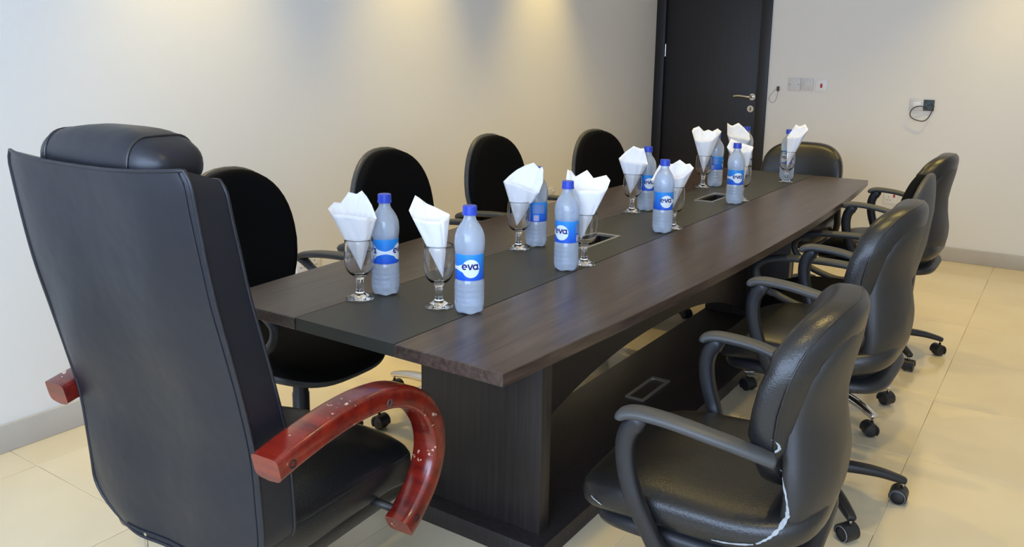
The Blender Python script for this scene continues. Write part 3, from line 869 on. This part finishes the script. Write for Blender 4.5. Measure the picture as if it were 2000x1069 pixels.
GOB = [
 (-1.485, 1.514, 'clear stemmed goblet nearest on the left, holding a ruffled napkin'),
 (-1.279, 1.580, 'clear stemmed goblet nearest on the right, holding a straight-edged folded napkin'),
 (-1.476, 2.243, 'clear stemmed goblet second in the left row, holding a wide pointed napkin cone'),
 (-1.200, 2.185, 'clear stemmed goblet second in the right row, beside the first cable opening'),
 (-1.477, 3.092, 'clear stemmed goblet third in the left row, in front of the farthest fabric chair'),
 (-1.206, 2.875, 'clear stemmed goblet third in the right row, behind its water bottle'),
 (-1.500, 3.925, 'clear stemmed goblet fourth in the left row, with a three-pointed napkin'),
 (-1.214, 3.655, 'clear stemmed goblet fourth in the right row, beside the second cable opening'),
 (-1.226, 4.392, 'clear stemmed goblet farthest in the right row, with a narrow rolled napkin'),
 (-1.490, 4.36, 'clear stemmed goblet farthest in the left row, hidden behind other napkins'),
]
for bi, gi in ((0, 0), (1, 1), (2, 2), (3, 3), (4, 4), (5, 5), (6, 6), (7, 7), (9, 8), (8, 9)):
    BOT[bi], GOB[gi] = spread(BOT[bi], GOB[gi])
LAd = 72
for i, (x, y, which, deg, lab) in enumerate(BOT):
    b = bp if i == 0 else copy_tree(bp)
    view = math.atan2(-y, -x)                              # towards the camera
    base = {'bow': 0, 'pos': math.radians(LAd), 'neg': -math.radians(LAd), 'back': PI}[which]
    b.location = (x, y, TZ + .0005); b.rotation_euler = (0, 0, view + math.radians(deg) - base)
    tag(b, lab, 'bottle', 'water bottles on the table')

# ---------------------------------------------------------------- goblets
def goblet_proto():
    out = [(0, 0), (.033, 0), (.0348, .0018), (.033, .004), (.022, .0085), (.0125, .016), (.0092, .026), (.0088, .040), (.0105, .052), (.016, .0595), (.026, .0675), (.0335, .079), (.0375, .095), (.0385, .112), (.0378, .132), (.0365, .157)]
    inn = [(.0362, .1574), (.0358, .157), (.0371, .132), (.0378, .112), (.0368, .095), (.0327, .0802), (.0248, .0700), (.013, .0640), (0, .0625)]
    V, F = lathed(spline(out, 3) + spline(inn, 3), 36)
    V = [(x, y, max(z, 0)) for x, y, z in V]
    V = [(0, 0, z) if math.hypot(x, y) < 1e-5 else (x, y, z) for x, y, z in V]
    o = mesh('goblet', V, F, M_glass); return o
gp = goblet_proto()
for i, (x, y, lab) in enumerate(GOB):
    g = gp if i == 0 else copy_tree(gp)
    g.location = (x, y, TZ + .0005); tag(g, lab, 'goblet', 'stemmed goblets on the table')

# ---------------------------------------------------------------- napkins: cones of folded paper standing in the goblets
# rim points are offsets (right, up) in centimetres from the cone's tip; front rim left-to-right, back rim right-to-left
NAP = [
 (0, [(-7.9, 16.4), (-6.8, 15.2), (-3.0, 15.2), (-.2, 14.8), (2.0, 14.2), (4.2, 13.5)], [(3.0, 16.8), (1.7, 19.0), (.6, 20.4), (-.8, 19.5), (-2.8, 20.0), (-3.7, 18.7), (-4.8, 17.3), (-6.4, 17.6)], 'ruffled white paper napkin in the nearest left goblet'),
 (1, [(-8.3, 17.2), (-7.4, 15.5), (-4.0, 15.0), (-.9, 14.8), (.2, 15.6), (1.7, 15.8)], [(1.6, 16.1), (-.3, 16.8), (-4.0, 18.4), (-5.4, 19.6), (-6.8, 20.6)], 'straight-edged white napkin leaning left in the nearest right goblet'),
 (2, [(-4.6, 14.6), (-1.6, 14.5), (1.3, 13.7), (3.8, 12.5), (6.9, 11.4), (8.2, 14.8), (8.3, 18.4)], [(7.9, 19.6), (7.0, 18.8), (5.2, 20.6), (2.8, 19.8), (-.2, 18.2), (-2.6, 16.4)], 'wide open white napkin cone in the second left goblet'),
 (3, [(-4.9, 18.6), (-1.2, 15.8), (2.1, 16.0), (5.0, 15.8), (7.4, 16.3), (8.3, 18.7)], [(7.1, 20.0), (3.3, 18.8), (1.3, 21.2), (-.9, 19.9), (-2.1, 19.2), (-3.4, 21.0), (-4.6, 21.5)], 'star-pointed white napkin behind the second right bottle'),
 (4, [(-5.3, 14.5), (-3.0, 13.5), (-.7, 13.6), (2.3, 13.2), (5.0, 13.0), (6.6, 12.4)], [(5.2, 17.4), (4.7, 18.8), (3.4, 18.5), (.5, 19.5), (-2.7, 17.0)], 'pointed white napkin cone in the third left goblet'),
 (5, [(-8.4, 10.2), (-6.8, 11.2), (-2.2, 12.8), (.8, 12.0), (3.6, 12.8), (6.9, 15.5)], [(5.4, 16.8), (4.0, 16.4), (1.7, 18.0), (-.7, 16.3), (-1.5, 16.1), (-4.3, 18.0), (-6.1, 15.0)], 'split white napkin with two peaks behind the third right bottle'),
 (6, [(-6.6, 20.4), (-5.0, 16.5), (-1.8, 16.0), (3.2, 16.5), (7.5, 20.6)], [(5.6, 21.8), (3.2, 20.3), (1.2, 21.0), (-.9, 20.2), (-3.4, 22.6), (-6.0, 21.6)], 'three-pointed white napkin against the dark door'),
 (7, [(-8.0, 16.4), (-5.6, 14.4), (-1.4, 15.0), (2.6, 15.6), (3.4, 16.4)], [(3.3, 17.0), (-1.4, 18.0), (-3.8, 18.8), (-6.4, 20.0)], 'loosely folded white napkin behind the fourth right bottle'),
 (8, [(-1.1, 15.8), (1.6, 16.6), (3.4, 16.4), (6.6, 17.6), (9.0, 20.4)], [(7.4, 23.0), (4.8, 21.6), (2.8, 22.6), (1.0, 19.4)], 'narrow rolled white napkin in the last goblet on the right'),
 (9, [(-5.2, 15.8), (-2.0, 15.0), (2.5, 14.6), (6.0, 13.4), (6.6, 13.6)], [(6.0, 16.6), (3.2, 19.6), (.2, 22.0), (-2.8, 20.4), (-4.0, 20.8), (-5.5, 22.0)], 'tall ruffled white napkin in the farthest left goblet'),
]
NS = 1.0
TIP = {0: (.004, .074), 1: (.010, .074), 2: (-.006, .076), 3: (-.012, .074), 4: (-.008, .074), 5: (-.004, .074), 6: (0, .072), 7: (.005, .074), 8: (0, .072), 9: (0, .072)}
def napkin(gi, front, back, lab):
    gx, gy, _ = GOB[gi]
    v = Vector((gx, gy, 0)); fwd = v.normalized(); right = Vector((fwd.y, -fwd.x, 0))
    xs_ = [p[0] for p in front + back]; x0, x1 = min(xs_), max(xs_); xc, xh = (x0 + x1) / 2, (x1 - x0) / 2
    rim_ = []
    for lst, sg in ((front, -1), (back, 1)):
        for (x, z) in lst:
            u = max(-1, min(1, (x - xc) / xh)); dpt = sg * .52 * xh * math.sqrt(max(0, 1 - u * u))
            rim_.append((x * .01 * NS, dpt * .01 * NS, z * .01 * NS))
    R = []
    for a, b in zip(rim_, rim_[1:] + rim_[:1]):            # crisp folded corners
        for k in range(4): R.append(tuple(p + (q - p) * k / 4 for p, q in zip(a, b)))
    n = len(R); V, F = [], []
    rnd = random.Random(gi + 3); ph = rnd.uniform(0, 6)
    S = 14
    ox, oz = TIP[gi]
    # stay within the mouth of the goblet
    rings = []
    for k in range(S + 1):
        t = .02 + .98 * k / S; ring = []
        for i, (x, d_, z) in enumerate(R):
            wv = .0022 * t * math.sin(i * 2 * PI / n * 5 + ph + 3 * t) + .0012 * t * math.sin(i * 2 * PI / n * 11 + ph * 2 + 9 * t)
            X, D, Zz = x * t, d_ * t ** .9 + wv, z * t
            zabs = oz + Zz; cx = X + ox
            lim = 9
            if zabs < .158:
                hz = max(0, min(1, (zabs - .066) / .04)); lim = .003 + .0312 * hz ** .6
            q = math.hypot(cx, D)
            if q > lim: cx, D = cx * lim / q, D * lim / q
            ring.append(right * cx + fwd * D + Vector((0, 0, zabs)))
        rings.append(ring)
    V, F = loft(rings, True, False)
    tipi = len(V); V = list(V) + [right * ox + fwd * 0 + Vector((0, 0, oz - .001))]
    for i in range(n): F.append((i, (i + 1) % n, tipi))
    o = mesh('paper_napkin', V, F, M_paper)
    sm = o.modifiers.new('paper_thickness', 'SOLIDIFY'); sm.thickness = .0005; sm.offset = -1
    o.location = (gx, gy, TZ + .0005)
    tag(o, lab, 'napkin', 'paper napkins in the goblets')
for a in NAP: napkin(*a)
